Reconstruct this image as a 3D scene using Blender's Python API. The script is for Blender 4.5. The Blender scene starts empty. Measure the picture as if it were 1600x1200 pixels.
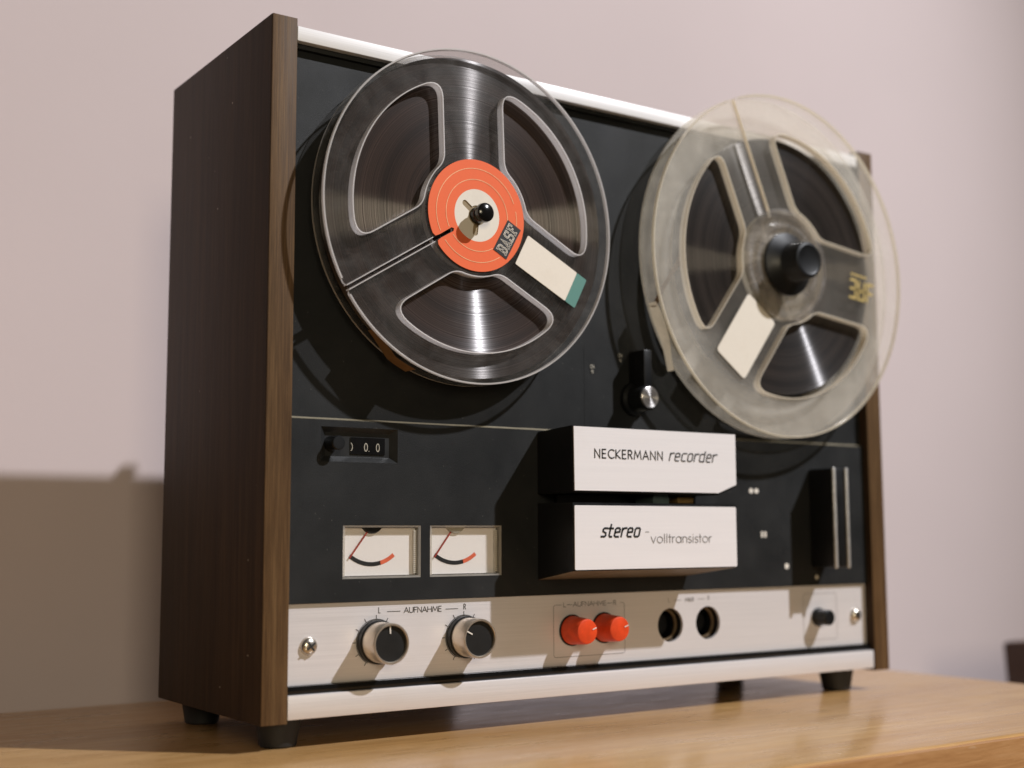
import bpy, bmesh, math, random
from mathutils import Vector, Matrix
random.seed(7)
R = math.radians
sc = bpy.context.scene
COL = sc.collection

# ------------------------------------------------------------------ camera
cam_d = bpy.data.cameras.new('camera'); cam = bpy.data.objects.new('camera', cam_d); COL.objects.link(cam)
RX, UP, FW = Vector((.82469, -.56557, -.00401)), Vector((-.06106, -.09607, .9935)), Vector((.56228, .81908, .11376))
CAM = Vector((-.22297, -.50558, .07677))
m = Matrix((RX, UP, -FW)).transposed().to_4x4(); m.translation = CAM
cam.matrix_world = m
cam_d.sensor_width = 36; cam_d.lens = 46.236; cam_d.clip_start = .02; cam_d.clip_end = 50
cam_d.dof.use_dof = True; cam_d.dof.focus_distance = .588; cam_d.dof.aperture_fstop = 4.8
sc.camera = cam

# ------------------------------------------------------------------ light
w = bpy.data.worlds.new('World'); sc.world = w; w.use_nodes = True
bg = w.node_tree.nodes['Background']; bg.inputs[0].default_value = (1.0, .78, .53, 1); bg.inputs[1].default_value = .035
key_d = bpy.data.lights.new('gallery_spotlight', 'SPOT'); key = bpy.data.objects.new('gallery_spotlight', key_d); COL.objects.link(key)
key.location = (1.89, -1.89, 2.65)
key.rotation_euler = (Vector((.16, .1, .16)) - Vector(key.location)).to_track_quat('-Z', 'Y').to_euler()
key_d.energy = 630; key_d.color = (.945, .955, 1.0); key_d.spot_size = R(34); key_d.spot_blend = .75; key_d.shadow_soft_size = .038
room_d = bpy.data.lights.new('room_fill', 'AREA'); room = bpy.data.objects.new('room_fill', room_d); COL.objects.link(room)  # unseen warm fill lamp, added to stand for light from the room
room_d.shape = 'RECTANGLE'; room_d.size = .7; room_d.size_y = .8; room_d.energy = 31; room_d.color = (1.0, .86, .62)
room.location = (-1.05, -3.2, .75); room.rotation_euler = (Vector((.2, .2, .2)) - Vector(room.location)).to_track_quat('-Z', 'Y').to_euler()
vs = sc.view_settings; vs.view_transform = 'Standard'; vs.look = 'None'; vs.exposure = 0; vs.gamma = 1; vs.use_curve_mapping = False

# ------------------------------------------------------------------ materials
class NT:
    def __init__(s, name):
        s.m = bpy.data.materials.new(name); s.m.use_nodes = True; s.t = s.m.node_tree
        s.t.nodes.clear(); s.out = s.n('ShaderNodeOutputMaterial')
    def n(s, typ, ins=None, **kw):
        nd = s.t.nodes.new(typ)
        for k, v in kw.items(): setattr(nd, k, v)
        for k, v in (ins or {}).items():
            i = nd.inputs[k]
            if hasattr(v, 'is_output') or isinstance(v, bpy.types.NodeSocket): s.t.links.new(v, i)
            else: i.default_value = v
        return nd
    def link(s, a, b): s.t.links.new(a, b)
    def coords(s, kind='Object', scale=(1, 1, 1), rot=(0, 0, 0)):
        tc = s.n('ShaderNodeTexCoord')
        return s.n('ShaderNodeMapping', {'Vector': tc.outputs[kind], 'Scale': scale, 'Rotation': rot}).outputs[0]
    def noise(s, vec, scale, detail=4, rough=.55, dist=0):
        return s.n('ShaderNodeTexNoise', {'Vector': vec, 'Scale': scale, 'Detail': detail, 'Roughness': rough, 'Distortion': dist}).outputs['Fac']
    def ramp(s, fac, stops):
        r = s.n('ShaderNodeValToRGB', {'Fac': fac}); e = r.color_ramp.elements
        while len(e) < len(stops): e.new(.5)
        for el, (p, c) in zip(e, stops): el.position = p; el.color = c if len(c) == 4 else (*c, 1)
        return r.outputs[0]
    def rng(s, v, a, b, c, d):
        return s.n('ShaderNodeMapRange', {'Value': v, 'From Min': a, 'From Max': b, 'To Min': c, 'To Max': d}).outputs[0]
    def mixc(s, f, a, b, mode='MIX'):
        nd = s.n('ShaderNodeMix', data_type='RGBA', blend_type=mode)
        for i, v in ((0, f), (6, a), (7, b)):
            if isinstance(v, bpy.types.NodeSocket): s.link(v, nd.inputs[i])
            else: nd.inputs[i].default_value = v if i == 0 else (*v, 1)[:4]
        return nd.outputs[2]
    def bump(s, h, strength, dist=.001):
        return s.n('ShaderNodeBump', {'Height': h, 'Strength': strength, 'Distance': dist}).outputs[0]
    def fres(s):
        f = s.n('ShaderNodeLayerWeight', {'Blend': .5}).outputs['Facing']
        p = s.n('ShaderNodeMath', {0: f, 1: 5.0}, operation='POWER').outputs[0]
        return s.rng(p, 0, 1, .035, .9)
    def surf(s, sh): s.link(sh, s.out.inputs[0]); return s.m
    def pbsdf(s, color, rough=.5, metal=0, normal=None, **ex):
        b = s.n('ShaderNodeBsdfPrincipled')
        for k, v in {'Base Color': color, 'Roughness': rough, 'Metallic': metal, **{a.replace('_', ' '): q for a, q in ex.items()}}.items():
            if isinstance(v, bpy.types.NodeSocket): s.link(v, b.inputs[k])
            elif k == 'Base Color': b.inputs[k].default_value = (*v, 1)[:4]
            else: b.inputs[k].default_value = v
        if normal is not None: s.link(normal, b.inputs['Normal'])
        return b.outputs[0]

def simple(name, col, rough=.5, metal=0, **ex):
    t = NT(name); c = t.coords()
    n = t.noise(c, 220, 3)
    col2 = t.mixc(t.rng(n, .35, .65, 0, 1), tuple(x * .88 for x in col), tuple(min(1, x * 1.08) for x in col))
    r = t.rng(t.noise(c, 90, 4), .3, .7, max(.02, rough - .06), min(1, rough + .06))
    return t.surf(t.pbsdf(col2, r, metal, **ex))

def mat_wood(name, dk):
    t = NT(name)
    v = t.coords(scale=(60, 60, 2.2))
    g = t.noise(v, 4.5, 8, .65, .6)
    f = t.noise(t.coords(scale=(620, 620, 12)), 3, 5, .7)
    col = t.ramp(g, [(.28, dk[0]), (.45, dk[1]), (.58, dk[2]), (.75, dk[3])])
    col = t.mixc(t.rng(f, .42, .62, .50, 0), col, (.016, .009, .006))
    fig = t.noise(t.coords(scale=(9, 9, 1.1)), 2.6, 4, .6, 1.4)
    col = t.mixc(t.rng(fig, .36, .66, .42, 0), col, tuple(x * .45 for x in dk[1]))
    # small chips of pale dust
    vo = t.n('ShaderNodeTexVoronoi', {'Vector': t.coords(), 'Scale': 95.0})
    d = t.rng(vo.outputs['Distance'], .030, .050, 1, 0)
    keep = t.rng(t.n('ShaderNodeSeparateColor', {'Color': vo.outputs['Color']}).outputs[0], .93, .94, 0, .8)
    msk = t.n('ShaderNodeMath', {0: d, 1: keep}, operation='MULTIPLY').outputs[0]
    col = t.mixc(msk, col, (.45, .40, .34))
    return t.surf(t.pbsdf(col, t.rng(f, .3, .7, .5, .62), 0, t.bump(f, .25, .0004), Specular_IOR_Level=.16))

def mat_table():
    t = NT('honey_maple_veneer')
    v = t.coords(scale=(3.2, 60, 60))
    g = t.noise(v, 3.2, 8, .68, .7)
    g2 = t.noise(t.coords(scale=(.8, 6, 6)), 2.2, 3, .5, 1.2)
    f = t.noise(t.coords(scale=(14, 300, 300)), 3, 4, .6)
    col = t.ramp(g, [(.25, (.44, .238, .082)), (.5, (.56, .330, .126)), (.72, (.65, .41, .185))])
    col = t.mixc(t.rng(g2, .4, .65, 0, .45), col, (.36, .17, .05))
    col = t.mixc(t.rng(f, .52, .68, 0, .35), col, (.24, .11, .035))
    # wear, fine scuffs along the board
    s = t.noise(t.coords(scale=(30, 500, 30)), 2, 2)
    col = t.mixc(t.rng(s, .66, .72, 0, .18), col, (.62, .48, .32))
    r = t.rng(t.noise(t.coords(scale=(8, 30, 8)), 5, 4), .3, .7, .24, .42)
    return t.surf(t.pbsdf(col, r, 0, t.bump(f, .12, .0005), Coat_Weight=.45, Coat_Roughness=.16))

def mat_table_edge():
    t = NT('worn_table_edge')
    g = t.noise(t.coords(scale=(5, 60, 60)), 6, 7, .65, .5)
    col = t.ramp(g, [(.28, (.36, .165, .060)), (.5, (.47, .235, .092)), (.75, (.57, .31, .14))])
    s = t.noise(t.coords(scale=(16, 90, 90)), 5, 3)
    col = t.mixc(t.rng(s, .66, .74, 0, .45), col, (.68, .48, .30))
    return t.surf(t.pbsdf(col, .42, 0, t.bump(s, .3, .0006)))

def mat_wall():
    t = NT('painted_plaster'); c = t.coords()
    n = t.noise(c, 3, 4); f = t.noise(c, 480, 5, .7); b = t.noise(c, 120, 3)
    col = t.mixc(t.rng(n, .35, .65, 0, 1), (.575, .490, .488), (.605, .515, .513))
    h = t.n('ShaderNodeMath', {0: f, 1: b}, operation='ADD').outputs[0]
    return t.surf(t.pbsdf(col, .88, 0, t.bump(h, .14, .0004), Specular_IOR_Level=.15))

def mat_panel():
    t = NT('textured_black_paint'); c = t.coords()
    f = t.noise(c, 2600, 3, .6); s = t.noise(c, 40, 5, .65)
    col = t.mixc(t.rng(s, .35, .7, 0, 1), (.0075, .0082, .0088), (.0118, .0123, .0123))
    vo = t.n('ShaderNodeTexVoronoi', {'Vector': c, 'Scale': 520.0})
    k = t.rng(t.n('ShaderNodeSeparateColor', {'Color': vo.outputs['Color']}).outputs[0], .90, .92, 0, .5)
    d = t.n('ShaderNodeMath', {0: t.rng(vo.outputs['Distance'], .06, .12, 1, 0), 1: k}, operation='MULTIPLY').outputs[0]
    col = t.mixc(d, col, (.20, .19, .17))
    return t.surf(t.pbsdf(col, t.rng(s, .3, .7, .5, .66), 0, t.bump(f, .4, .0003), Specular_IOR_Level=t.rng(t.noise(c, 14, 5, .6, .5), .35, .65, .24, .38)))

def mat_brushed(name, base, rough=.42, metal=.55, axis=(6, 900, 900), bump=.10, var=.90):
    t = NT(name)
    f = t.noise(t.coords(scale=axis), 2.2, 5, .7); s = t.noise(t.coords(), 26, 5, .6)
    col = t.mixc(t.rng(f, .3, .7, 0, 1), tuple(x * var for x in base), base)
    col = t.mixc(t.rng(s, .58, .74, 0, .12), col, (.60, .52, .44))
    return t.surf(t.pbsdf(col, t.rng(f, .3, .7, rough - .06, rough + .07), metal, t.bump(f, bump, .0003)))

def mat_spun(name, base, rough, aniso=.85, metal=1.0, rings=220., axis='Y', spec=.5, sheen=0):
    t = NT(name)
    tg = t.n('ShaderNodeTangent', direction_type='RADIAL', axis=axis).outputs[0]
    tc = t.n('ShaderNodeTexCoord')
    v = t.n('ShaderNodeVectorMath', {0: tc.outputs['Generated'], 1: (-.5, 0, -.5)}, operation='ADD').outputs[0]
    v = t.n('ShaderNodeVectorMath', {0: v, 1: (2, 0, 2)}, operation='MULTIPLY').outputs[0]
    r = t.n('ShaderNodeVectorMath', {0: v}, operation='LENGTH').outputs['Value']
    n1 = t.n('ShaderNodeTexNoise', {'W': r, 'Scale': rings, 'Detail': 3.0, 'Roughness': .7}, noise_dimensions='1D').outputs['Fac']
    n2 = t.n('ShaderNodeTexNoise', {'W': r, 'Scale': 9.0, 'Detail': 2.0}, noise_dimensions='1D').outputs['Fac']
    k = t.n('ShaderNodeMath', {0: t.rng(n1, .3, .7, .6, 1.35), 1: t.rng(n2, .35, .65, .6, 1.3)}, operation='MULTIPLY').outputs[0]
    col = t.n('ShaderNodeVectorMath', {0: base, 'Scale': k}, operation='SCALE').outputs[0]
    nb = t.bump(n1, .10, .0004)
    b = t.pbsdf(col, rough, metal, nb, Anisotropic=aniso, Anisotropic_Rotation=.25, Tangent=tg, Specular_IOR_Level=spec)
    if sheen:
        g = t.n('ShaderNodeBsdfAnisotropic', {'Color': (.75, .72, .72, 1), 'Roughness': .37, 'Anisotropy': .86, 'Rotation': .0, 'Tangent': tg}).outputs[0]
        b = t.n('ShaderNodeMixShader', {0: t.rng(n1, .3, .7, sheen * .2, sheen * 1.8), 1: b, 2: g}).outputs[0]
    return t.surf(b)

def mat_plastic(name, tint, haze, haze_col, gloss_rough=.08, scuff=.12, mottled=.0, radial=None, back=.4):
    """see-through reel plastic: tinted transparency, dusty scatter, clear gloss"""
    t = NT(name); c = t.coords()
    sc1 = t.noise(c, 60, 6, .7, .6)
    sc2 = t.noise(t.coords(scale=(1, 1, 7), rot=(0, .6, 0)), 240, 3, .6)
    h = t.n('ShaderNodeMath', {0: t.rng(sc1, .42, .72, 0, scuff), 1: t.rng(sc2, .58, .72, 0, scuff)}, operation='ADD').outputs[0]
    h = t.n('ShaderNodeMath', {0: h, 1: haze}, operation='ADD', use_clamp=True).outputs[0]
    if mottled: h = t.n('ShaderNodeMath', {0: h, 1: t.rng(t.noise(c, 34, 4), .3, .7, 1 - mottled, 1 + mottled)}, operation='MULTIPLY', use_clamp=True).outputs[0]
    if radial:
        ps = t.n('ShaderNodeNewGeometry').outputs['Position']
        v = t.n('ShaderNodeVectorMath', {0: ps, 1: (-radial[0], 0, -radial[1])}, operation='ADD').outputs[0]
        v = t.n('ShaderNodeVectorMath', {0: v, 1: (1, 0, 1)}, operation='MULTIPLY').outputs[0]
        v = t.n('ShaderNodeVectorMath', {0: v}, operation='LENGTH').outputs['Value']
        h = t.n('ShaderNodeMath', {0: h, 1: t.rng(v, radial[2], radial[3], radial[4], radial[5])}, operation='MULTIPLY', use_clamp=True).outputs[0]
    tr = t.n('ShaderNodeBsdfTransparent', {'Color': (*tint, 1)}).outputs[0]
    df = t.n('ShaderNodeBsdfDiffuse', {'Color': (*haze_col, 1)}).outputs[0]
    tl = t.n('ShaderNodeBsdfTranslucent', {'Color': (*haze_col, 1)}).outputs[0]
    sct = t.n('ShaderNodeMixShader', {0: back, 1: df, 2: tl}).outputs[0]
    a = t.n('ShaderNodeMixShader', {0: h, 1: tr, 2: sct}).outputs[0]
    gl = t.n('ShaderNodeBsdfGlossy', {'Color': (1, 1, 1, 1), 'Roughness': t.rng(sc1, .3, .7, gloss_rough, gloss_rough + .14)}).outputs[0]
    fr = t.fres()
    return t.surf(t.n('ShaderNodeMixShader', {0: fr, 1: a, 2: gl}).outputs[0])

def mat_glass(name, tint, fac=.08):
    t = NT(name)
    tr = t.n('ShaderNodeBsdfTransparent', {'Color': (*tint, 1)}).outputs[0]
    gl = t.n('ShaderNodeBsdfGlossy', {'Color': (1, 1, 1, 1), 'Roughness': .05}).outputs[0]
    fr = t.fres()
    return t.surf(t.n('ShaderNodeMixShader', {0: fr, 1: tr, 2: gl}).outputs[0])

def mat_paper(name, col, dirt=(.55, .45, .33), amt=.35):
    t = NT(name); c = t.coords()
    n = t.noise(c, 70, 5, .65); f = t.noise(c, 900, 2)
    cc = t.mixc(t.rng(n, .5, .75, 0, amt), col, dirt)
    cc = t.mixc(t.rng(f, .3, .7, 0, .10), cc, tuple(x * .7 for x in col))
    return t.surf(t.pbsdf(cc, .62, 0, Specular_IOR_Level=.3))

WOOD = mat_wood('shaded_walnut_veneer', ((.022, .0120, .0068), (.038, .0215, .0120), (.056, .032, .0175), (.078, .046, .025)))  # veneer colour darkened to carry the shade on the side panels
WOODF = mat_wood('lit_walnut_edge_band', ((.080, .043, .019), (.138, .077, .034), (.182, .105, .047), (.24, .146, .066))); TABLE = mat_table(); TEDGE = mat_table_edge(); WALL = mat_wall(); PANEL = mat_panel()  # walnut edge banding, made paler to carry the lit tone of the front too
SILVER = mat_brushed('brushed_aluminium', (.80, .765, .77), .40, .3)
PLATE = mat_brushed('satin_white_aluminium', (.87, .835, .845), .5, .12, bump=.015, var=.965)
TOPSTRIP = mat_brushed('bright_top_trim', (.95, .935, .95), .45, .1)
KNOBM = mat_brushed('turned_aluminium', (.76, .66, .55), .33, .85, axis=(900, 20, 900))
BLACK = simple('black_plastic', (.0065, .007, .008), .42, Specular_IOR_Level=.35)
GLOSSB = simple('glossy_black_bakelite', (.007, .007, .0075), .16)
RUBBER = simple('black_rubber', (.009, .009, .0095), .65)
KNOBFACE = simple('black_knob_insert', (.010, .0098, .0095), .55, Specular_IOR_Level=.3)
REDM = simple('red_orange_plastic', (.70, .066, .015), .42, Specular_IOR_Level=.3)
CHROME = simple('chrome_bar', (.58, .565, .55), .3, .45)
ZINC = simple('zinc_screw', (.62, .57, .50), .26, .95)
INK = simple('black_ink', (.012, .012, .013), .6)
GREYINK = simple('grey_ink', (.22, .21, .21), .6)
DARKINK = simple('dark_grey_ink', (.075, .072, .074), .6)
WHITEINK = simple('white_ink', (.70, .66, .60), .6)
DIMINK = simple('worn_cream_ink', (.40, .37, .31), .6)
GOLD = simple('gold_print', (.56, .42, .15), .5, .05)
CREAM = mat_paper('cream_sticker', (.84, .765, .665), amt=.12)
CREAMD = mat_paper('aged_cream_card', (.80, .735, .64), amt=.14)
TEAL = mat_paper('teal_sticker_band', (.115, .27, .235), (.2, .3, .26), .3)
ORANGE = mat_paper('orange_label', (.87, .155, .052), (.8, .16, .06), .2)
LEADER = mat_paper('brown_tape_end', (.22, .125, .055), (.10, .05, .02), .6)
LEADW = mat_plastic('cream_tape_leader', (.9, .84, .7), .72, (.97, .86, .68), .2, .12, .3)
TAPE = mat_spun('brown_magnetic_tape', (.030, .0175, .013), .5, .5, .0, 120., spec=.2, sheen=.13)
TAPED = mat_spun('dark_magnetic_tape', (.020, .0155, .0135), .5, .5, .0, 100., spec=.2, sheen=.06)
SPUN = mat_spun('spun_aluminium_cap', (.80, .76, .74), .34, .9, .9, 90.)
SMOKE = mat_plastic('smoky_reel_plastic', (.87, .865, .86), .022, (.70, .68, .66), .05, .05)
CLEAR = mat_plastic('dusty_clear_plastic', (.985, .975, .955), .090, (.98, .94, .87), .05, .05, .12, radial=(.2945, .2209, .060, .080, .36, 1.6), back=.12)
EDGE = mat_plastic('smoky_plastic_edge', (.75, .73, .72), .60, (.95, .92, .91), .08, .1)
EDGEC = mat_plastic('yellowed_plastic_edge', (.90, .86, .78), .50, (.96, .90, .78), .08, .1)
RIMW = mat_plastic('frosted_window_rim', (.85, .83, .83), .86, (.98, .96, .96), .10, .05, back=.55)
RIMC = mat_plastic('cream_window_rim', (.88, .84, .76), .66, (.97, .91, .81), .10, .08)
HUBC = mat_plastic('clear_hub_plastic', (.95, .93, .91), .08, (.88, .83, .80), .04, .22)
METERBOX = mat_plastic('clear_meter_plastic', (.86, .83, .78), .34, (.92, .87, .80), .05, .05)
GLASS = mat_glass('meter_window', (.97, .97, .96))
METERW = mat_paper('white_dial_card', (.90, .86, .86), (.8, .74, .68), .12)
LEDGE = simple('worn_panel_edge', (.30, .26, .18), .4, .4)
UNDER = simple('brown_underside', (.15, .115, .075), .5)
SOCKET = simple('socket_brown_ring', (.22, .15, .085), .38, .3)
FLOORM = simple('grey_floor', (.22, .20, .18), .6)
DARKBROWN = simple('dark_brown_container', (.060, .027, .014), .5)
METERRED = simple('needle_red', (.36, .055, .04), .45)
BRASS = simple('brass_part', (.55, .34, .12), .35, .6)
TEALBIT = simple('tape_guide', (.12, .17, .165), .35, .4)

# ------------------------------------------------------------------ mesh helpers
class MB:
    def __init__(s): s.bm = bmesh.new()
    def box(s, lo, hi, bev=0, seg=2):
        r = bmesh.ops.create_cube(s.bm, size=1)
        vs_ = r['verts']
        for v in vs_:
            v.co = Vector([(lo[i] + hi[i]) / 2 + v.co[i] * (hi[i] - lo[i]) for i in range(3)])
        if bev:
            es = list({e for v in vs_ for e in v.link_edges})
            bmesh.ops.bevel(s.bm, geom=es, offset=bev, segments=seg, affect='EDGES', profile=.5)
        return s
    def lathe(s, prof, c, seg=64, cap0=False, cap1=False):
        """profile of (radius, y) turned about the y axis through (x, z)"""
        rings = []
        for r, y in prof:
            if r < 1e-7: rings.append([s.bm.verts.new((c[0], y, c[1]))])
            else: rings.append([s.bm.verts.new((c[0] + r * math.cos(2 * math.pi * i / seg), y, c[1] + r * math.sin(2 * math.pi * i / seg))) for i in range(seg)])
        for a, b in zip(rings, rings[1:]):
            for i in range(seg):
                j = (i + 1) % seg
                if len(a) == 1 and len(b) == 1: continue
                if len(a) == 1: s.bm.faces.new((a[0], b[i], b[j]))
                elif len(b) == 1: s.bm.faces.new((a[i], a[j], b[0]))
                else: s.bm.faces.new((a[i], a[j], b[j], b[i]))
        if cap0 and len(rings[0]) > 1: s.bm.faces.new(rings[0])
        if cap1 and len(rings[-1]) > 1: s.bm.faces.new(rings[-1][::-1])
        return s
    def vlathe(s, prof, c, seg=32):
        """profile of (radius, z) turned about the z axis through (x, y)"""
        rings = []
        for r, z in prof:
            if r < 1e-7: rings.append([s.bm.verts.new((c[0], c[1], z))])
            else: rings.append([s.bm.verts.new((c[0] + r * math.cos(2 * math.pi * i / seg), c[1] + r * math.sin(2 * math.pi * i / seg), z)) for i in range(seg)])
        for a, b in zip(rings, rings[1:]):
            for i in range(seg):
                j = (i + 1) % seg
                if len(a) == 1: s.bm.faces.new((a[0], b[i], b[j]))
                elif len(b) == 1: s.bm.faces.new((a[i], a[j], b[0]))
                else: s.bm.faces.new((a[i], a[j], b[j], b[i]))
        return s
    def poly(s, loops, y0, y1=None):
        """flat plate in the xz plane bounded by the first loop, later loops are holes; y0 front, y1 back"""
        def fill(y):
            L = []; E_ = []
            for lp in loops:
                v = [s.bm.verts.new((x, y, z)) for x, z in lp]; L.append(v)
                E_ += [s.bm.edges.new((v[i], v[(i + 1) % len(v)])) for i in range(len(v))]
            bmesh.ops.triangle_fill(s.bm, use_beauty=True, use_dissolve=False, edges=E_, normal=(0, -1, 0))
            return L
        A = fill(y0)
        if y1 is not None:
            B = fill(y1)
            for a, b in zip(A, B):
                for i in range(len(a)):
                    j = (i + 1) % len(a); s.bm.faces.new((a[i], a[j], b[j], b[i]))
        return s
    def band(s, lp, y0, y1, inset):
        """thin wall standing along a closed outline"""
        n = len(lp); cx = sum(p[0] for p in lp) / n; cz = sum(p[1] for p in lp) / n
        off = offset_loop(lp, inset)
        V = [[s.bm.verts.new((x, y, z)) for x, z in q] for q, y in ((lp, y0), (off, y0), (off, y1), (lp, y1))]
        for k in range(4):
            a, b = V[k], V[(k + 1) % 4]
            for i in range(n):
                j = (i + 1) % n; s.bm.faces.new((a[i], a[j], b[j], b[i]))
        return s
    def ribbon(s, pts, wd, y, closed=False):
        P = [Vector(p) for p in pts]; n = len(P)
        if n < 2: return s
        Lf, Rt = [], []
        for i in range(n):
            a = P[i - 1] if (i > 0 or closed) else None
            b = P[(i + 1) % n] if (i < n - 1 or closed) else None
            d1 = (P[i] - a).normalized() if a is not None else None
            d2 = (b - P[i]).normalized() if b is not None else None
            if d1 is None: d1 = d2
            if d2 is None: d2 = d1
            t = d1 + d2
            t = t.normalized() if t.length > 1e-6 else d1
            nn = Vector((-t.y, t.x)); k = max(.45, abs(nn.dot(Vector((-d1.y, d1.x)))))
            o = nn * (wd / 2 / k); q = P[i]
            if not closed and i == 0: q = q - d1 * wd * .3
            if not closed and i == n - 1: q = q + d1 * wd * .3
            Lf.append(s.bm.verts.new((q.x + o.x, y, q.y + o.y))); Rt.append(s.bm.verts.new((q.x - o.x, y, q.y - o.y)))
        for i in range(n if closed else n - 1):
            j = (i + 1) % n; s.bm.faces.new((Rt[i], Rt[j], Lf[j], Lf[i]))
        return s
    def quad(s, *p): s.bm.faces.new([s.bm.verts.new(q) for q in p]); return s
    def build(s, name, mats, parent=None, smooth=True, label=None, edge_slot=False):
        bm = s.bm
        bmesh.ops.remove_doubles(bm, verts=bm.verts, dist=1e-7)
        bmesh.ops.recalc_face_normals(bm, faces=bm.faces)
        me = bpy.data.meshes.new(name); bm.to_mesh(me); bm.free()
        mats = mats if isinstance(mats, (list, tuple)) else [mats]
        for q in mats: me.materials.append(q)
        if edge_slot:
            for f in me.polygons:
                if abs(f.normal.y) < .5: f.material_index = 1
        if smooth:
            for f in me.polygons: f.use_smooth = True
            me.set_sharp_from_angle(angle=R(32))
        o = bpy.data.objects.new(name, me); COL.objects.link(o)
        if parent is not None:
            o.parent = parent
            if parent.type == 'EMPTY': o.matrix_parent_inverse = Matrix.Translation(-Vector(parent.location))
        if label: o['label'] = label
        return o

def thing(name, label, cat, loc, group=None):
    o = bpy.data.objects.new(name, None); COL.objects.link(o); o.location = loc; o.empty_display_size = .02
    o['label'] = label; o['category'] = cat
    if group: o['group'] = group
    return o
def offset_loop(lp, d):
    n = len(lp); out = []
    area = sum(lp[i][0] * lp[(i + 1) % n][1] - lp[(i + 1) % n][0] * lp[i][1] for i in range(n))
    sg = 1 if area > 0 else -1
    for i in range(n):
        a, p, b = Vector(lp[i - 1]), Vector(lp[i]), Vector(lp[(i + 1) % n])
        t = (b - a).normalized(); out.append((p.x - sg * t.y * d, p.y + sg * t.x * d))
    return out
def circle(c, r, n=64): return [(c[0] + r * math.cos(2 * math.pi * i / n), c[1] + r * math.sin(2 * math.pi * i / n)) for i in range(n)]
def rect(x0, x1, z0, z1): return [(x0, z0), (x1, z0), (x1, z1), (x0, z1)]
def rrect(x0, x1, z0, z1, r, n=6):
    out = []
    for cx, cz, a in ((x1 - r, z0 + r, -90), (x1 - r, z1 - r, 0), (x0 + r, z1 - r, 90), (x0 + r, z0 + r, 180)):
        out += [(cx + r * math.cos(R(a + 90 * k / n)), cz + r * math.sin(R(a + 90 * k / n))) for k in range(n + 1)]
    return out
def arc(cx, cz, rx, rz, a0, a1, n=10): return [(cx + rx * math.cos(R(a0 + (a1 - a0) * i / n)), cz + rz * math.sin(R(a0 + (a1 - a0) * i / n))) for i in range(n + 1)]
def polar(c, r, a): return (c[0] + r * math.cos(R(a)), c[1] + r * math.sin(R(a)))

# ------------------------------------------------------------------ stroke lettering
CAP = {  # capitals: (advance, strokes), cap height 1
 'N': (.72, [[(.06, 0), (.06, 1), (.62, 0), (.62, 1)]]),
 'E': (.55, [[(.46, 1), (.06, 1), (.06, 0), (.46, 0)], [(.06, .52), (.42, .52)]]),
 'C': (.74, [arc(.46, .5, .40, .5, 48, 312, 14)]),
 'K': (.62, [[(.06, 0), (.06, 1)], [(.54, 1), (.08, .47), (.58, 0)]]),
 'R': (.60, [[(.06, 0), (.06, 1), (.26, 1)] + arc(.26, .75, .22, .25, 90, -90, 8) + [(.08, .5)], [(.26, .5), (.52, 0)]]),
 'M': (.90, [[(.03, 0), (.14, 1), (.43, .22), (.72, 1), (.83, 0)]]),
 'A': (.74, [[(.02, 0), (.35, 1), (.68, 0)], [(.14, .34), (.56, .34)]]),
 'U': (.68, [[(.06, 1), (.06, .3)] + arc(.33, .28, .27, .28, 180, 360, 8) + [(.60, .3), (.60, 1)]]),
 'F': (.52, [[(.46, 1), (.06, 1), (.06, 0)], [(.06, .52), (.40, .52)]]),
 'H': (.72, [[(.06, 0), (.06, 1)], [(.62, 0), (.62, 1)], [(.06, .52), (.62, .52)]]),
 'L': (.48, [[(.06, 1), (.06, 0), (.42, 0)]]),
 'I': (.22, [[(.1, 0), (.1, 1)]]),
 'S': (.58, [arc(.28, .75, .22, .25, 30, 270, 10) + arc(.28, .25, .22, .25, 90, -150, 10)]),
 'B': (.60, [[(.06, 0), (.06, 1), (.3, 1)] + arc(.30, .76, .2, .24, 90, -90, 8) + [(.06, .52), (.30, .52)] + arc(.30, .26, .24, .26, 90, -90, 8) + [(.06, 0)]]),
 '0': (.62, [arc(.28, .5, .22, .5, 0, 360, 20)]), '.': (.25, [[(.08, .0), (.12, .0)]]), ' ': (.45, []), '-': (1.1, [[(.1, .45), (.95, .45)]]),
 '1': (.4, [[(.05, .75), (.2, 1), (.2, 0)]]), '9': (.6, [arc(.26, .68, .22, .32, 0, 360, 14), [(.48, .68), (.44, .3), (.2, 0)]]),
}
SQ = {  # squared italic lower case, x height 1
 'r': (.60, [[(.08, 0), (.08, 1)], [(.08, .72), (.24, .98), (.52, 1.0)]]),
 'e': (.76, [[(.12, .50), (.58, .56), (.58, .86), (.48, 1), (.22, 1), (.10, .86), (.10, .14), (.22, 0), (.56, 0)]]),
 'c': (.72, [[(.60, 1), (.22, 1), (.10, .86), (.10, .14), (.22, 0), (.58, 0)]]),
 'o': (.80, [[(.22, 0), (.52, 0), (.62, .14), (.62, .86), (.52, 1), (.22, 1), (.10, .86), (.10, .14), (.22, 0)]]),
 'd': (.82, [[(.62, 1), (.22, 1), (.10, .86), (.10, .14), (.22, 0), (.62, 0)], [(.62, 0), (.62, 1.36)]]),
 's': (.70, [[(.56, .98), (.22, .98), (.12, .86), (.14, .62), (.46, .42), (.50, .16), (.40, .02), (.04, .02)]]),
 't': (.62, [[(.16, 1.42), (.16, .14), (.26, 0), (.46, 0)], [(-.02, .96), (.46, .96)]]),
}
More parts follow.
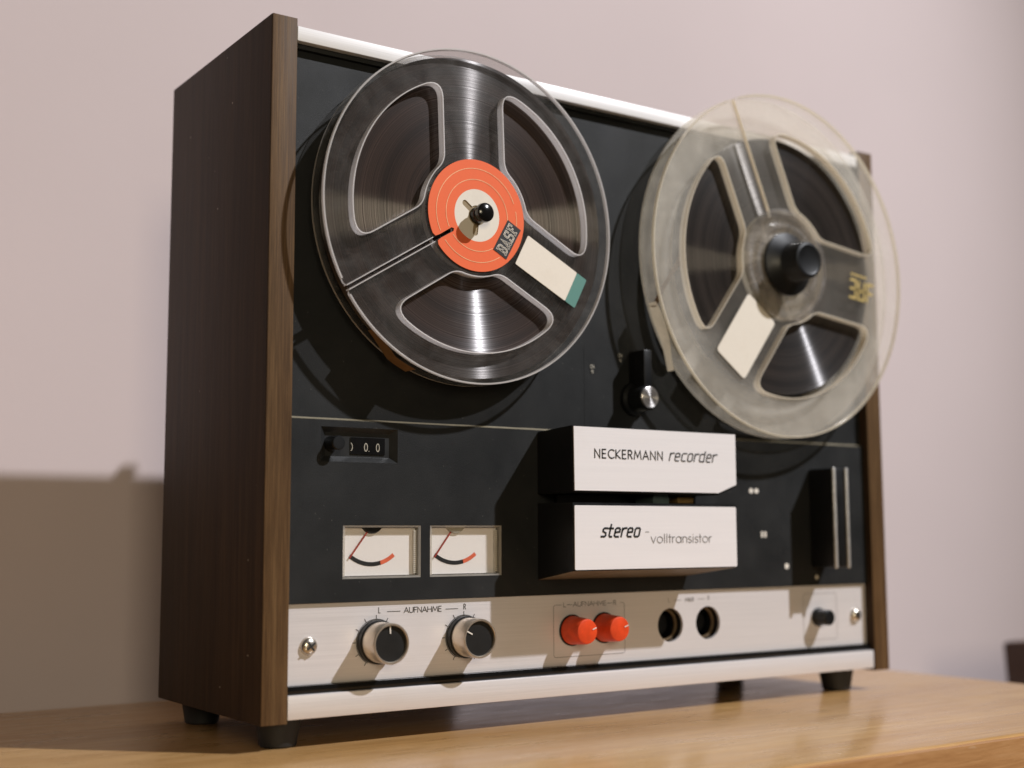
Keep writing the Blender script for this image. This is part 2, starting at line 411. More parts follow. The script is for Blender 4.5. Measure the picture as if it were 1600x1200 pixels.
TH = {  # thin geometric lower case, x height 1
 'v': (.84, [[(.06, 1), (.38, 0), (.70, 1)]]), 'o': (.96, [arc(.44, .5, .38, .5, 0, 360, 20)]), 'l': (.34, [[(.12, 0), (.12, 1.45)]]),
 't': (.48, [[(.18, 1.38), (.18, 0)], [(.0, .95), (.38, .95)]]), 'r': (.54, [[(.08, 0), (.08, 1)], [(.08, .62), (.2, .92), (.44, .98)]]),
 'a': (.96, [arc(.42, .5, .36, .5, 0, 360, 18), [(.78, 1), (.78, 0)]]), 'n': (.80, [[(.08, 0), (.08, 1)], [(.08, .66)] + arc(.36, .62, .28, .36, 165, 0, 8) + [(.64, 0)]]),
 's': (.62, [arc(.27, .74, .2, .24, 40, 255, 8) + arc(.27, .25, .22, .25, 80, -150, 8)]), 'i': (.34, [[(.12, 0), (.12, 1)], [(.12, 1.28), (.12, 1.34)]]),
}
def text(mb, s, font, h, wd, y, place, width=None, slant=0.0, track=0.0):
    """place maps (u, v) in metres along/above the baseline to (x, z)"""
    tot = sum(font[c][0] + track for c in s) - track
    kx = (width / (tot * h)) if width else 1
    u = 0
    for c in s:
        adv, st = font[c]
        for line in st:
            pts = [place(((u + px) * h) * kx + slant * pz * h, pz * h) for px, pz in line]
            closed = len(pts) > 3 and (Vector(pts[0]) - Vector(pts[-1])).length < 1e-6
            mb.ribbon(pts[:-1] if closed else pts, wd, y, closed)
        u += adv + track
def at(x0, z0): return lambda u, v: (x0 + u, z0 + v)

# ------------------------------------------------------------------ setting
TZ = -.0109
mb = MB(); mb.box((-2.6,   .274, -.74), (3.2, .32, 2.0)); wall = mb.build('wall', WALL, smooth=False); wall['kind'] = 'structure'; wall['label'] = 'pale pinkish plaster wall behind the recorder'
mb = MB(); mb.box((-2.6, -1.6, -.76), (3.2, .273, -.73)); fl = mb.build('floor', FLOORM, smooth=False); fl['kind'] = 'structure'

tb = thing('table', 'honey coloured wooden table with worn front edge under the tape recorder', 'table', (-.1, .02, -.73))
mb = MB(); mb.box((-.72, -.1445, TZ - .032), (.4665, .195, TZ), .0022, 3); mb.build('table_top', TABLE, tb)
mb = MB()
n = 60; random.seed(3)
prof = []
for i in range(n + 1):
    x = -.7205 + 1.1875 * i / n; prof.append((x, TZ - .0006 - .0007 * random.random()))
V0 = [mb.bm.verts.new((x, -.1475 + .0004 * random.random(), z)) for x, z in prof]
V1 = [mb.bm.verts.new((x, -.1478, TZ - .034)) for x, z in prof]
V2 = [mb.bm.verts.new((x, -.1440, z + .0002)) for x, z in prof]
V3 = [mb.bm.verts.new((x, -.1440, TZ - .034)) for x, z in prof]
for a, b in ((V0, V1), (V2, V0), (V1, V3), (V3, V2)):
    for i in range(n): mb.bm.faces.new((a[i], a[i + 1], b[i + 1], b[i]))
mb.bm.faces.new((V0[0], V1[0], V3[0], V2[0])); mb.bm.faces.new((V0[-1], V1[-1], V3[-1], V2[-1]))
mb.build('edge_band', TEDGE, tb, label='reddish worn front edge band of the table')
for x in (-.68, .43):
    for y in (-.11, .16):
        mb = MB(); mb.box((x - .022, y - .022, -.73), (x + .022, y + .022, TZ - .034), .003); mb.build('leg', TEDGE, tb)

ct = thing('container', 'dark brown tapered container beyond the far end of the table', 'container', (.84, .11, -.73))
mb = MB()
def ringz(x0, x1, y0, y1, z): return [mb.bm.verts.new(p) for p in ((x0, y0, z), (x1, y0, z), (x1, y1, z), (x0, y1, z))]
a = ringz(.760, .92, .075, .145, -.73); b = ringz(.700, .98, .060, .150, -.0095); c = ringz(.704, .976, .064, .146, -.0095); d = ringz(.705, .975, .065, .145, -.013)
for p, q in ((a, b), (b, c), (c, d)):
    for i in range(4): mb.bm.faces.new((p[i], p[(i + 1) % 4], q[(i + 1) % 4], q[i]))
mb.bm.faces.new(a); mb.bm.faces.new(d)
bmesh.ops.bevel(mb.bm, geom=[e for e in mb.bm.edges if abs(e.verts[0].co.z + .0095) < 1e-4 and abs(e.verts[1].co.z + .0095) < 1e-4], offset=.0012, segments=2, affect='EDGES')
mb.build('shell', DARKBROWN, ct)

# ------------------------------------------------------------------ tape recorder
W, H, D, T = .3826, .30, .1194, .0119
rec = thing('tape_recorder', 'vintage reel-to-reel tape recorder with walnut sides and black and silver front', 'tape recorder', (.1913, .06, TZ))
for x0, x1 in ((0, T), (W - T, W)):
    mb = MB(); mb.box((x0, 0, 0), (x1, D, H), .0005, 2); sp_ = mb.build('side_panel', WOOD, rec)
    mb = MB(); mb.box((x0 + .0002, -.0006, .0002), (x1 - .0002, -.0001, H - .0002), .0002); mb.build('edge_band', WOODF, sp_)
mb = MB(); mb.box((T + .0002, .0185, .0025), (W - T - .0002, D - .002, .2962), .0008); body = mb.build('case_body', BLACK, rec)
mb = MB(); mb.box((.1630, D - .0075, .2963), (.1735, D - .0015, .3035), .0028, 4); mb.build('rear_stud', BLACK, rec)
mb = MB(); mb.box((T + .0003, .0002, .2903), (W - T - .0003, .03, .2969), .0004); mb.build('top_trim', TOPSTRIP, rec)
mb = MB(); mb.box((T + .0003, .0032, .2879), (W - T - .0003, .0105, .2902), .0003); mb.build('top_rail', PANEL, rec)
# upper deck plate
SP_L, SP_R = (.0957, .2211), (.2945, .2209)
mb = MB(); mb.poly([rect(T + .0003, W - T - .0003, .1262, .2880), circle(SP_L, .011, 40), circle(SP_R, .011, 40)], .0050, .0092); up_panel = mb.build('deck_plate', PANEL, rec)
# lower deck plate with openings
CNT = (.0270, .0646, .1082, .1232)
MT = [(.0380, .0768, .0581, .0811), (.0814, .1200, .0581, .0811)]
LX0, LX1 = T + .0003, W - T - .0003
mb = MB(); mb.poly([rect(LX0, LX1, .0484, .1262), rect(*CNT)] + [rect(*q) for q in MT], .0030, .0090); low = mb.build('front_plate', PANEL, rec)
mb = MB()
n = 40; a = []; b = []
for i in range(n + 1):
    x = LX0 + (LX1 - LX0) * i / n
    a.append(mb.bm.verts.new((x, .0029 + .00012 * random.random(), .1259 + .00012 * random.random()))); b.append(mb.bm.verts.new((x, .0052, .1272 + .00012 * random.random())))
for i in range(n): mb.bm.faces.new((a[i], a[i + 1], b[i + 1], b[i]))
mb.build('plate_ledge', LEDGE, rec)
# feet
for x in (.0150, .3560):
    for y in (.0155, .1010):
        mb = MB(); mb.vlathe([(0, .0035), (.0098, .0035), (.0096, 0), (.0078, TZ + .0008), (.0070, TZ), (0, TZ)], (x, y)); mb.build('foot', RUBBER, rec)

# control strip
JK = [(.2236, .0311), (.2492, .0313)]
KN = [((.0553, .0309), 93), ((.1002, .0310), 152)]
RD = [(.1611, .0313), (.1806, .0317)]
mb = MB(); mb.poly([rect(T + .0003, W - T - .0010, .0148, .0482)] + [circle(j, .0084, 48) for j in JK], .0045, .0060)
cs = mb.build('control_panel', SILVER, rec)
mb = MB(); mb.box((T + .0003, .0020, .0114), (W - T - .0003, .0090, .0147), .0002); mb.build('black_channel', GLOSSB, rec)
mb = MB(); mb.box((T + .0003, .0001, .0015), (W - T - .0003, .0098, .0113), .0003); mb.build('bottom_trim', SILVER, rec)
# printing on the control strip
yp = .00438
mb = MB()
text(mb, 'L', CAP, .0023, .00028, yp, at(.0563, .0432)); text(mb, 'R', CAP, .0023, .00028, yp, at(.1000, .0433))
text(mb, 'AUFNAHME', CAP, .0023, .0003, yp, at(.0690, .0428), width=.0196)
mb.ribbon([(.0606, .0436), (.0672, .0436)], .00024, yp); mb.ribbon([(.0905, .0437), (.0970, .0437)], .00024, yp)
mb.build('record_lettering', INK, cs, smooth=False)
mb = MB()
o = rrect(.1505, .1937, .0189, .0434, .0012)
o = [(x, z) for x, z in o]
k0 = max(range(len(o)), key=lambda i: (o[i][1], o[i][0]))
lp = o[k0:] + o[:k0]
# frame is open at the top for the lettering
mb.ribbon([(.1880 + .0030, .0434)] + [(x, z) for x, z in rrect(.1505, .1937, .0189, .0434, .0012)][7:14][0:0] + arc(.1925, .0422, .0012, .0012, 90, 0, 5) + arc(.1925, .0201, .0012, .0012, 0, -90, 5) + arc(.1517, .0201, .0012, .0012, 270, 180, 5) + arc(.1517, .0422, .0012, .0012, 180, 90, 5) + [(.1552, .0434)], .00018, yp)
text(mb, 'L-AUFNAHME-R', CAP, .0021, .00024, yp, at(.1562, .0424), width=.0326)
mb.build('frame_lettering', DARKINK, cs, smooth=False)
mb = MB()
text(mb, 'L', CAP, .0022, .0002, yp, at(.2222, .0425)); text(mb, 'R', CAP, .0022, .0002, yp, at(.2492, .0428))
mb.ribbon([(.2262, .0433), (.2310, .0433)], .0002, yp); mb.ribbon([(.2425, .0435), (.2470, .0435)], .0002, yp)
text(mb, 'MIKR', CAP, .0020, .0003, yp, at(.2336, .0424), width=.0062)
mb.build('socket_lettering', GREYINK, cs, smooth=False)
mb = MB(); mb.ribbon([p for p in rrect(.3195, .3458, .0188, .0438, .0012)], .0002, yp, True); mb.build('switch_frame', GREYINK, cs, smooth=False)
# knobs
for (c, pa) in KN:
    mb = MB(); mb.lathe([(0, .0044), (.0094, .0044), (.0094, .0012), (.0090, .0008), (0, .0008)], c); k = mb.build('level_knob', BLACK, rec)
    mb = MB(); mb.lathe([(.0087, .0010), (.0087, -.0090), (.0084, -.0095), (.0078, -.0095), (.0076, -.0092), (.0076, -.0082)], c); mb.build('knob_sleeve', KNOBM, k)
    mb = MB(); mb.lathe([(.0076, -.0082), (0, -.0084)], c, 48); mb.build('knob_insert', KNOBFACE, k)
    mb = MB(); a = polar(c, .0044, pa); b = polar(c, .0071, pa); mb.ribbon([a, b], .0006, -.00865); mb.build('pointer', WHITEINK, k, smooth=False)
    mb = MB()
    for q in range(11):
        t = 240 - 30 * q; mb.ribbon([polar(c, .0100, t), polar(c, .0114, t)], .0003, yp)
    mb.ribbon(arc(c[0], c[1], .0097, .0097, 245, -65, 50), .0003, yp)
    mb.build('scale_ticks', INK, cs, smooth=False)
# screws
for c in ((.0232, .0307), (.3609, .0309)):
    mb = MB(); mb.lathe([(.0039, .0045), (.0039, .0041), (.0034, .0030), (.0022, .0022), (0, .0019)], c, 40); s_ = mb.build('screw', ZINC, rec)
    mb = MB()
    for t in (38, 128): mb.ribbon([polar(c, -.0021, t), polar(c, .0021, t)], .0008, .00165 + .00004 * (t > 90))
    mb.build('cross_slot', INK, s_, smooth=False)
# red knobs
for c in RD:
    mb = MB(); mb.lathe([(0, .0043), (.0074, .0043), (.0074, .0036), (0, .0036)], c, 48); k = mb.build('mixing_knob', BLACK, rec)
    mb = MB(); mb.lathe([(.0068, .0037), (.0066, .0010), (.0060, -.0070), (.0057, -.0080), (.0050, -.0083), (0, -.0080)], c, 48); mb.build('red_cap', REDM, k)
    mb = MB(); mb.ribbon([polar(c, .0030, 18), polar(c, .0052, 18)], .0005, -.00850); mb.build('pointer', WHITEINK, k, smooth=False)
# sockets
for i, c in enumerate(JK):
    mb = MB(); mb.lathe([(.0083, .0061), (.0080, .0120), (.0076, .0120), (.0076, .0170), (0, .0170)], c, 48); k = mb.build('socket', GLOSSB, rec)
    mb = MB(); mb.lathe([(.0079, .0088), (.0071, .0088), (.0071, .0100), (.0079, .0100)], c, 48); mb.build('socket_ring', SOCKET, k)
    mb = MB(); mb.lathe([(.0060, .0150), (.0058, .0138), (0, .0136)], c, 36); mb.build('socket_insert', BLACK, k)
# power switch
c = (.3306, .0311)
mb = MB(); mb.lathe([(0, .0044), (.0050, .0044), (.0050, .0030), (.0046, .0026), (.0042, .0020), (.0042, -.0040), (.0036, -.0046), (0, -.0047)], c, 40); mb.build('power_knob', BLACK, rec)

# tape counter
x0, x1, z0, z1 = CNT; ix0, ix1, iz0, iz1 = .0302, .0617, .1107, .1211; yi = .0058
mb = MB()
O = [(x0, .0030, z0), (x1, .0030, z0), (x1, .0030, z1), (x0, .0030, z1)]; I = [(ix0, yi, iz0), (ix1, yi, iz0), (ix1, yi, iz1), (ix0, yi, iz1)]
for i in range(4): mb.quad(O[i], O[(i + 1) % 4], I[(i + 1) % 4], I[i])
mb.quad(*I); cb = mb.build('counter_bezel', simple('bezel_black', (.022, .0225, .023), .36), rec, smooth=False)
mb = MB(); mb.lathe([(.0034, .0057), (.0031, .0020), (.0031, -.0018), (.0027, -.0023), (0, -.0024)], (.0330, .1160), 32); mb.build('reset_button', BLACK, cb)
mb = MB(); mb.box((.0425, .0053, .1119), (.0594, .0057, .1192)); mb.build('counter_window', GLOSSB, cb, smooth=False)
mb = MB()
mb.ribbon(arc(.0424, .1150, .0009, .0017, 80, -80, 8), .0003, .00522)
text(mb, '0.', CAP, .0034, .00034, .00522, at(.0490, .1133)); text(mb, '0', CAP, .0034, .00034, .00522, at(.0549, .1133))
mb.build('counter_digits', simple('ivory_digits', (.42, .39, .32), .6), cb, smooth=False)

# level meters
for i, (x0, x1, z0, z1) in enumerate(MT):
    cx = (x0 + x1) / 2; dx = -.0039 if i == 0 else -.0044
    mb = MB(); mb.box((x0 + .0014, .0060, z0 + .0012), (x1 - .0014, .0068, z1 - .0012)); face = mb.build('meter', METERW, rec, smooth=False)
    mb = MB()
    O = rect(x0 + .0001, x1 - .0001, z0 + .0001, z1 - .0001); I = rect(x0 + .0012, x1 - .0012, z0 + .0010, z1 - .0010)
    for k in range(4):
        j = (k + 1) % 4
        mb.quad((O[k][0], .0031, O[k][1]), (O[j][0], .0031, O[j][1]), (O[j][0], .0085, O[j][1]), (O[k][0], .0085, O[k][1]))
        mb.quad((I[k][0], .0034, I[k][1]), (I[j][0], .0034, I[j][1]), (I[j][0], .0060, I[j][1]), (I[k][0], .0060, I[k][1]))
        mb.quad((O[k][0], .0031, O[k][1]), (O[j][0], .0031, O[j][1]), (I[j][0], .0034, I[j][1]), (I[k][0], .0034, I[k][1]))
    mb.build('meter_box', METERBOX, face, smooth=False)
    mb = MB()   # ribbed far wall of the box
    for k in range(22):
        z = z0 + .002 + (z1 - z0 - .004) * k / 22
        mb.box((x1 - .0030, .0044, z), (x1 - .0016, .0059, z + .0005))
    o = mb.build('meter_ribs', simple('ribbed_meter_wall', (.80, .75, .67), .5), face, smooth=False)
    pc = (cx + dx, z1 + .0003)
    mb = MB(); mb.lathe([(.0060, .0059), (.0056, .0048), (0, .0048)], (pc[0], z1 + .0022), 40); mb.build('pivot_cap', BLACK if i == 0 else DIMINK, face)
    rr = .0172
    mb = MB(); mb.ribbon(arc(pc[0], pc[1], rr, rr, -127, -77, 16), .0018, .00588); mb.build('dark_scale', INK, face, smooth=False)
    mb = MB(); mb.ribbon(arc(pc[0], pc[1], rr, rr, -74.5, -52, 8), .0018, .00588); mb.build('red_scale', simple('orange_red_scale', (.80, .16, .08), .5), face, smooth=False)
    mb = MB()
    a = polar(pc, .0035, -127.5); b = polar(pc, .0184, -127.5); t = Vector((b[1] - a[1], a[0] - b[0])).normalized() * .00034
    for yq in (.0052,):
        v = [(a[0] + t.x, yq, a[1] + t.y), (a[0] - t.x, yq, a[1] - t.y), (b[0] - t.x, yq, b[1] - t.y), (b[0] + t.x, yq, b[1] + t.y)]
        vv = [(p[0], p[1] + .0003, p[2]) for p in v]
        mb.quad(*v); mb.quad(*vv)
        for k in range(4): mb.quad(v[k], v[(k + 1) % 4], vv[(k + 1) % 4], vv[k])
    mb.build('needle', METERRED, face, smooth=False)
    mb = MB(); mb.box((x0 + .0003, .0033, z0 + .0003), (x1 - .0003, .0038, z1 - .0003)); mb.build('meter_glass', GLASS, face, smooth=False)

# head covers
HX0, HX1, HF = .1412, .2436, -.0238
def cover(loop_front, loop_back, yb):
    mb = MB(); n = len(loop_front)
    a = [mb.bm.verts.new((x, HF, z)) for x, z in loop_front]; b = [mb.bm.verts.new((x, yb, z)) for x, z in loop_back]
    mb.bm.faces.new(a); mb.bm.faces.new(b)
    for i in range(n): mb.bm.faces.new((a[i], a[(i + 1) % n], b[(i + 1) % n], b[i]))
    return mb
f1 = [(HX0, .0958), (.2318, .0958), (.2440, .1003), (.2440, .1268), (HX0, .1268)]
b1 = [(HX0 - .0006, .0956), (.2318, .0956), (.2446, .1001), (.2446, .1252), (HX0 - .0006, .1252)]
mb = cover(f1, b1, .0050); bmesh.ops.bevel(mb.bm, geom=list(mb.bm.edges), offset=.0004, segments=2, affect='EDGES'); c1 = mb.build('head_cover', BLACK, rec)
p1 = [(HX0 + .0008, .0968), (.2313, .0968), (.2434, .1011), (.2434, .1263), (HX0 + .0005, .1263)]
mb = MB(); mb.poly([p1], HF - .0006, HF - .0001); mb.build('cover_plate', PLATE, c1, smooth=False)
yt = HF - .00075
mb = MB(); text(mb, 'NECKERMANN', CAP, .0040, .00060, yt, at(.1534, .1121), width=.0421, track=.12); mb.build('maker_lettering', INK, c1, smooth=False)
mb = MB(); text(mb, 'recorder', SQ, .0037, .00070, yt, at(.1988, .1120), width=.0314, slant=.3); mb.build('model_lettering', DARKINK, c1, smooth=False)
f2 = [(HX0, .0601), (.2430, .0601), (.2430, .0913), (HX0, .0913)]
b2 = [(HX0 - .0006, .0556), (.2340, .0556), (.2436, .0915), (HX0 - .0006, .0915)]
mb = MB()
a = [mb.bm.verts.new((x, HF, z)) for x, z in f2]; b = [mb.bm.verts.new((x, .0030, z)) for x, z in b2]
mb.bm.faces.new(a); mb.bm.faces.new(b)
for i in range(1, 4): mb.bm.faces.new((a[i], a[(i + 1) % 4], b[(i + 1) % 4], b[i]))
c2 = mb.build('head_cover', BLACK, rec, smooth=False)
mb = MB(); mb.quad((HX0, HF, .0601), (.2430, HF, .0601), (.2340, .0030, .0556), (HX0 - .0006, .0030, .0556)); mb.build('cover_underside', UNDER, c2, smooth=False)
mb = MB(); mb.poly([rrect(HX0 + .0006, .2428, .0606, .0900, .0006, 3)], HF - .0006, HF - .0001); mb.build('cover_plate', PLATE, c2, smooth=False)
mb = MB(); text(mb, 'stereo', SQ, .0040, .00092, yt, at(.1566, .0756), width=.0238, slant=.3); mb.build('stereo_lettering', INK, c2, smooth=False)
mb = MB(); mb.ribbon([(.1836, .0778), (.1858, .0778)], .0003, yt); text(mb, 'volltransistor', TH, .0029, .00042, yt, at(.1868, .0726), width=.0396); mb.build('transistor_lettering', GREYINK, c2, smooth=False)
# what shows in the slot between the covers
mb = MB(); mb.box((.150, .0, .0905), (.238, .0045, .0965)); mb.build('head_mount', GLOSSB, rec, smooth=False)
mb = MB(); mb.box((.2155, -.0120, .0918), (.2260, -.004, .0952), .0006); mb.build('tape_head', BRASS, rec)
mb = MB(); mb.lathe([(.0052, -.003), (.0052, -.016), (0, -.016)], (.2010, .0930), 24); mb.build('capstan_roller', TEALBIT, rec)

# speed selector
c = (.2016, .1443)
mb = MB(); mb.poly([rrect(.1706, .2300, .1285, .1692, .0006, 3)], .0049, .0051); mb.build('selector_plate', PANEL, rec, smooth=False)
mb = MB(); mb.lathe([(.0086, .0046), (.0084, .0024), (.0070, .0010), (.0064, -.0070), (.0060, -.0078), (0, -.0078)], c, 48); sel = mb.build('speed_selector', BLACK, rec)
mb = MB(); mb.box((.1990, -.0072, .1485), (.2043, .0046, .1684), .0007); mb.build('selector_pointer', BLACK, sel)
mb = MB(); mb.lathe([(.0054, -.0077), (.0054, -.0084), (.0051, -.0086), (0, -.0086)], c, 48); mb.build('selector_cap', SPUN, sel)
for (x, z) in ((.1741, .1572), (.1920, .1640)):
    mb = MB(); text(mb, '19', CAP, .0016, .0003, .00445, at(x + .0006, z - .0013)); text(mb, 'CM', CAP, .0016, .0003, .00445, at(x, z + .0013)); mb.build('speed_mark', DIMINK, rec, smooth=False)

# function slider on the far side
mb = MB(); mb.box((.3250, -.0140, .0584), (.3366, .0028, .1121), .0008); fs = mb.build('function_lever', BLACK, rec)
for x in (.3258, .3357):
    mb = MB(); mb.box((x - .0010, -.0152, .0580), (x + .0010, -.0138, .1124), .0005, 3); mb.build('lever_trim', CHROME, fs)
yq = .0028
for (x, z, wx, wz, mt_) in ((.2806, .0995, .0030, .0026, WHITEINK), (.2845, .0995, .0030, .0026, WHITEINK), (.2880, .0763, .0017, .0034, WHITEINK), (.2904, .0763, .0017, .0034, WHITEINK), (.3060, .0592, .0030, .0030, WHITEINK), (.3291, .0528, .0024, .0024, DIMINK)):
    mb = MB(); mb.poly([rrect(x - wx / 2, x + wx / 2, z - wz / 2, z + wz / 2, min(wx, wz) * .42, 4)], yq, yq + .0001); mb.build('function_mark', mt_, rec, smooth=False)

# reel drive spindles
def keys(mb, c, a0, r0, r1, wd, y0, y1):
    for k in range(3):
        t = a0 + 120 * k; d = Vector((math.cos(R(t)), math.sin(R(t)))); nn = Vector((-d.y, d.x)) * wd / 2
        q = [Vector(c) + d * r0 + nn, Vector(c) + d * r0 - nn, Vector(c) + d * r1 - nn, Vector(c) + d * r1 + nn]
        mb.poly([[(v.x, v.y) for v in q]], y0, y1)
mb = MB(); mb.lathe([(.0085, .0060), (.0085, .0015), (.0038, .0010), (.0038, -.0145), (.0034, -.0160), (.0030, -.0166), (.0030, -.0174), (.0040, -.0182), (.0045, -.0196), (.0043, -.0212), (.0030, -.0222), (0, -.0225)], SP_L, 40)
sp = mb.build('spindle', GLOSSB, rec)
mb = MB(); mb.lathe([(.0085, .0060), (.0085, .0015), (.0038, .0010), (.0038, -.0130), (0, -.0130)], SP_R, 32); mb.build('spindle', GLOSSB, rec)

# ------------------------------------------------------------------ reels
def window(c, a1, ri, ro, hw, rad):
    """outline of one opening between two parallel-sided spokes, with rounded corners"""
    a2 = a1 + 120
    def th(r): return math.degrees(math.asin(hw / r))
    def arcp(r, s, e, n): return [polar(c, r, s + (e - s) * i / n) for i in range(n + 1)]
    def bez(p, q, s, n=7): return [tuple((1 - t) ** 2 * Vector(p) + 2 * t * (1 - t) * Vector(q) + t * t * Vector(s)) for t in [i / n for i in range(n + 1)]]
    ro_s, ro_e = a1 + th(ro), a2 - th(ro); ri_s, ri_e = a1 + th(ri), a2 - th(ri)
    do, di = math.degrees(rad / ro), math.degrees(rad * .55 / ri)
    pts = arcp(ro, ro_s + do, ro_e - do, 26)
    side2o = polar(c, ro, ro_e); side2i = polar(c, ri, ri_e); v = (Vector(side2i) - Vector(side2o)); L = v.length; u = v / L
    pts += bez(polar(c, ro, ro_e - do), side2o, tuple(Vector(side2o) + u * rad))[1:]
    pts += bez(tuple(Vector(side2i) - u * rad * .55), side2i, polar(c, ri, ri_e - di))
    pts += arcp(ri, ri_e - di, ri_s + di, 10)[1:]
    s1o = polar(c, ro, ro_s); s1i = polar(c, ri, ri_s); u = (Vector(s1o) - Vector(s1i)).normalized()
    pts += bez(polar(c, ri, ri_s + di), s1i, tuple(Vector(s1i) + u * rad * .55))[1:]
    pts += bez(tuple(Vector(s1o) - u * rad), s1o, polar(c, ro, ro_s + do))[:-1]
    return pts
def rim_with_slit(c, r, a, wd, depth, n=128):
    h = math.degrees(math.asin(wd / 2 / r)); h2 = math.degrees(math.asin(min(1, wd / 2 / (r - depth))))
    cr = h * 3
    pts = [polar(c, r, a + cr + (360 - 2 * cr) * i / n) for i in range(n + 1)]
    pts += [polar(c, r - .0008, a - h * 1.3), polar(c, r - .003, a - h), polar(c, r - depth, a - h2), polar(c, r - depth - wd / 2, a), polar(c, r - depth, a + h2), polar(c, r - .003, a + h), polar(c, r - .0008, a + h * 1.3)]
    return pts
def strip(mb, path, y0, y1):
    a = [mb.bm.verts.new((x, y0 + s0, z)) for x, z, s0, s1 in path]; b = [mb.bm.verts.new((x, y1 + s1, z)) for x, z, s0, s1 in path]
    for i in range(len(path) - 1): mb.bm.faces.new((a[i], a[i + 1], b[i + 1], b[i]))

YF = -.0135; YB = -.0020
def reel(name, label, c, RR, axis, hw, ri, ro, rad, tape_r, hub_r, mat, edge, rimm, tape, slit_a, slit_depth, hole):
    t = thing(name, label, 'tape reel', (c[0], -.008, c[1] - RR), 'tape reels on the recorder')
    wins = [window(c, axis + 120 * k, ri, ro, hw, rad) for k in range(3)]
    mb = MB(); mb.poly([rim_with_slit(c, RR, slit_a, .0017 if RR < .08 else .0009, slit_depth)] + wins + [circle(c, hole, 40)], YF, YF + .0013)
    fl_ = mb.build('front_flange', [mat, edge], t, edge_slot=True)
    for q in wins:
        mb = MB(); mb.band(q, YF - .0001, YF + .0042, -.0005); mb.build('window_rim', rimm, fl_)
    mb = MB(); mb.lathe([(RR + .0001, YF - .0002), (RR - .0006, YF - .0002), (RR - .0008, YF + .0015), (RR + .0001, YF + .0014)], c, 128)
    sl = []
    # the rim bead, broken at the slit
    bm = mb.bm; kill = [v for v in bm.verts if abs((math.degrees(math.atan2(v.co.z - c[1], v.co.x - c[0])) - slit_a + 180) % 360 - 180) < 1.5]
    bmesh.ops.delete(bm, geom=kill, context='VERTS')
    mb.build('rim_bead', edge, fl_)
    mb2 = MB()
    d = Vector((math.cos(R(slit_a)), math.sin(R(slit_a)))); nn = Vector((-d.y, d.x))
    for sg in (-1, 1):
        a = Vector(c) + d * (RR - .001) + nn * sg * (.00088 if RR < .08 else .00046); b = Vector(c) + d * max(RR - slit_depth, hub_r) + nn * sg * (.00088 if RR < .08 else .00046)
        o2 = nn * sg * (.0004 if RR < .08 else .00015)
        mb2.poly([[(a.x, a.y), (b.x, b.y), (b.x + o2.x, b.y + o2.y), (a.x + o2.x, a.y + o2.y)]], YF - .0002, YF + (.0030 if RR < .08 else .0010))
    mb2.build('slit_wall', rimm, fl_, smooth=False)
    wb = [window(c, axis + 17 + 120 * k, ri, ro, hw, rad) for k in range(3)]
    mb = MB(); mb.poly([circle(c, RR, 128)] + wb + [circle(c, hole, 40)], YB - .0013, YB); mb.build('rear_flange', [mat, edge], t, edge_slot=True)
    mb = MB(); mb.lathe([(hub_r, YF + .0046), (tape_r, YF + .0046), (tape_r + .0002, YF + .0049), (tape_r + .0002, YB - .0018), (tape_r, YB - .0015), (hub_r, YB - .0015)], c, 128); tp = mb.build('tape_pack', tape, t)
    mb = MB(); mb.lathe([(hub_r - .0001, YF + .0013), (hub_r - .0001, YB - .0013), (hole, YB - .0013), (hole, YF + .0013)], c, 64); mb.build('hub', edge, t)
    return t, fl_

lr, lfl = reel('tape_reel', 'smoky clear reel full of brown tape with round orange label', SP_L, .0772, 92, .0165, .0283, .0628, .0085, .0742, .0265, SMOKE, EDGE, RIMW, TAPE, 211.5, .061, .0042)
# orange label with its three key slots
c = SP_L
slots = []
def keyhole(c, r, a0, L, wd, n=14):
    pts = []
    for k in range(3):
        t = a0 + 120 * k; h = math.degrees(math.asin(wd / 2 / r)); 
        d = Vector((math.cos(R(t)), math.sin(R(t)))); nn = Vector((-d.y, d.x))
        e = Vector(c) + d * L
        pts += [tuple(Vector(c) + d * (r * math.cos(R(h))) - nn * wd / 2)]
        pts += [tuple(e + nn * wd / 2 * math.sin(R(g)) + d * wd / 2 * math.cos(R(g))) for g in (-90, -60, -30, 0, 30, 60, 90)]
        pts += [tuple(Vector(c) + d * (r * math.cos(R(h))) + nn * wd / 2)]
        pts += [polar(c, r, t + h + (120 - 2 * h) * i / 8) for i in range(1, 8)]
    return pts
kh = keyhole(c, .0046, 143, .0082, .0028)
def notch(c, r, a, wd, depth): return rim_with_slit(c, r, a, wd, depth, 90)
mb = MB(); mb.poly([notch(c, .0259, 211.5, .0019, .0105), circle(c, .0121, 64)], YF - .0004, YF - .0001); lb = mb.build('orange_label', ORANGE, lr)
mb = MB(); mb.poly([circle(c, .0121, 64), kh], YF - .0004, YF - .0001); mb.build('cream_centre', CREAMD, lb)
mb = MB(); mb.lathe([(.0115, YF - .00002), (0, YF - .00002)], c, 40); mb.build('hub_recess', simple('hub_ochre_recess', (.30, .22, .12), .5), lb)
mb = MB(); mb.ribbon(arc(c[0], c[1], .0166, .0166, -18, -55 + 0 - 0 - 0 + 0, 1)[0:0] + arc(c[0], c[1], .0166, .0166, -2, 205, 60), .00028, YF - .00052)
mb.ribbon(arc(c[0], c[1], .0166, .0166, 219, 300, 30), .00028, YF - .00052)
mb.ribbon(arc(c[0], c[1], .0217, .0217, 10, 24, 8)[0:0] + arc(c[0], c[1], .0217, .0217, 22, 206, 60), .00028, YF - .00052); mb.ribbon(arc(c[0], c[1], .0217, .0217, -6, 12, 8), .00028, YF - .00052)
mb.ribbon(arc(c[0], c[1], .0217, .0217, 218, 304, 30), .00028, YF - .00052)
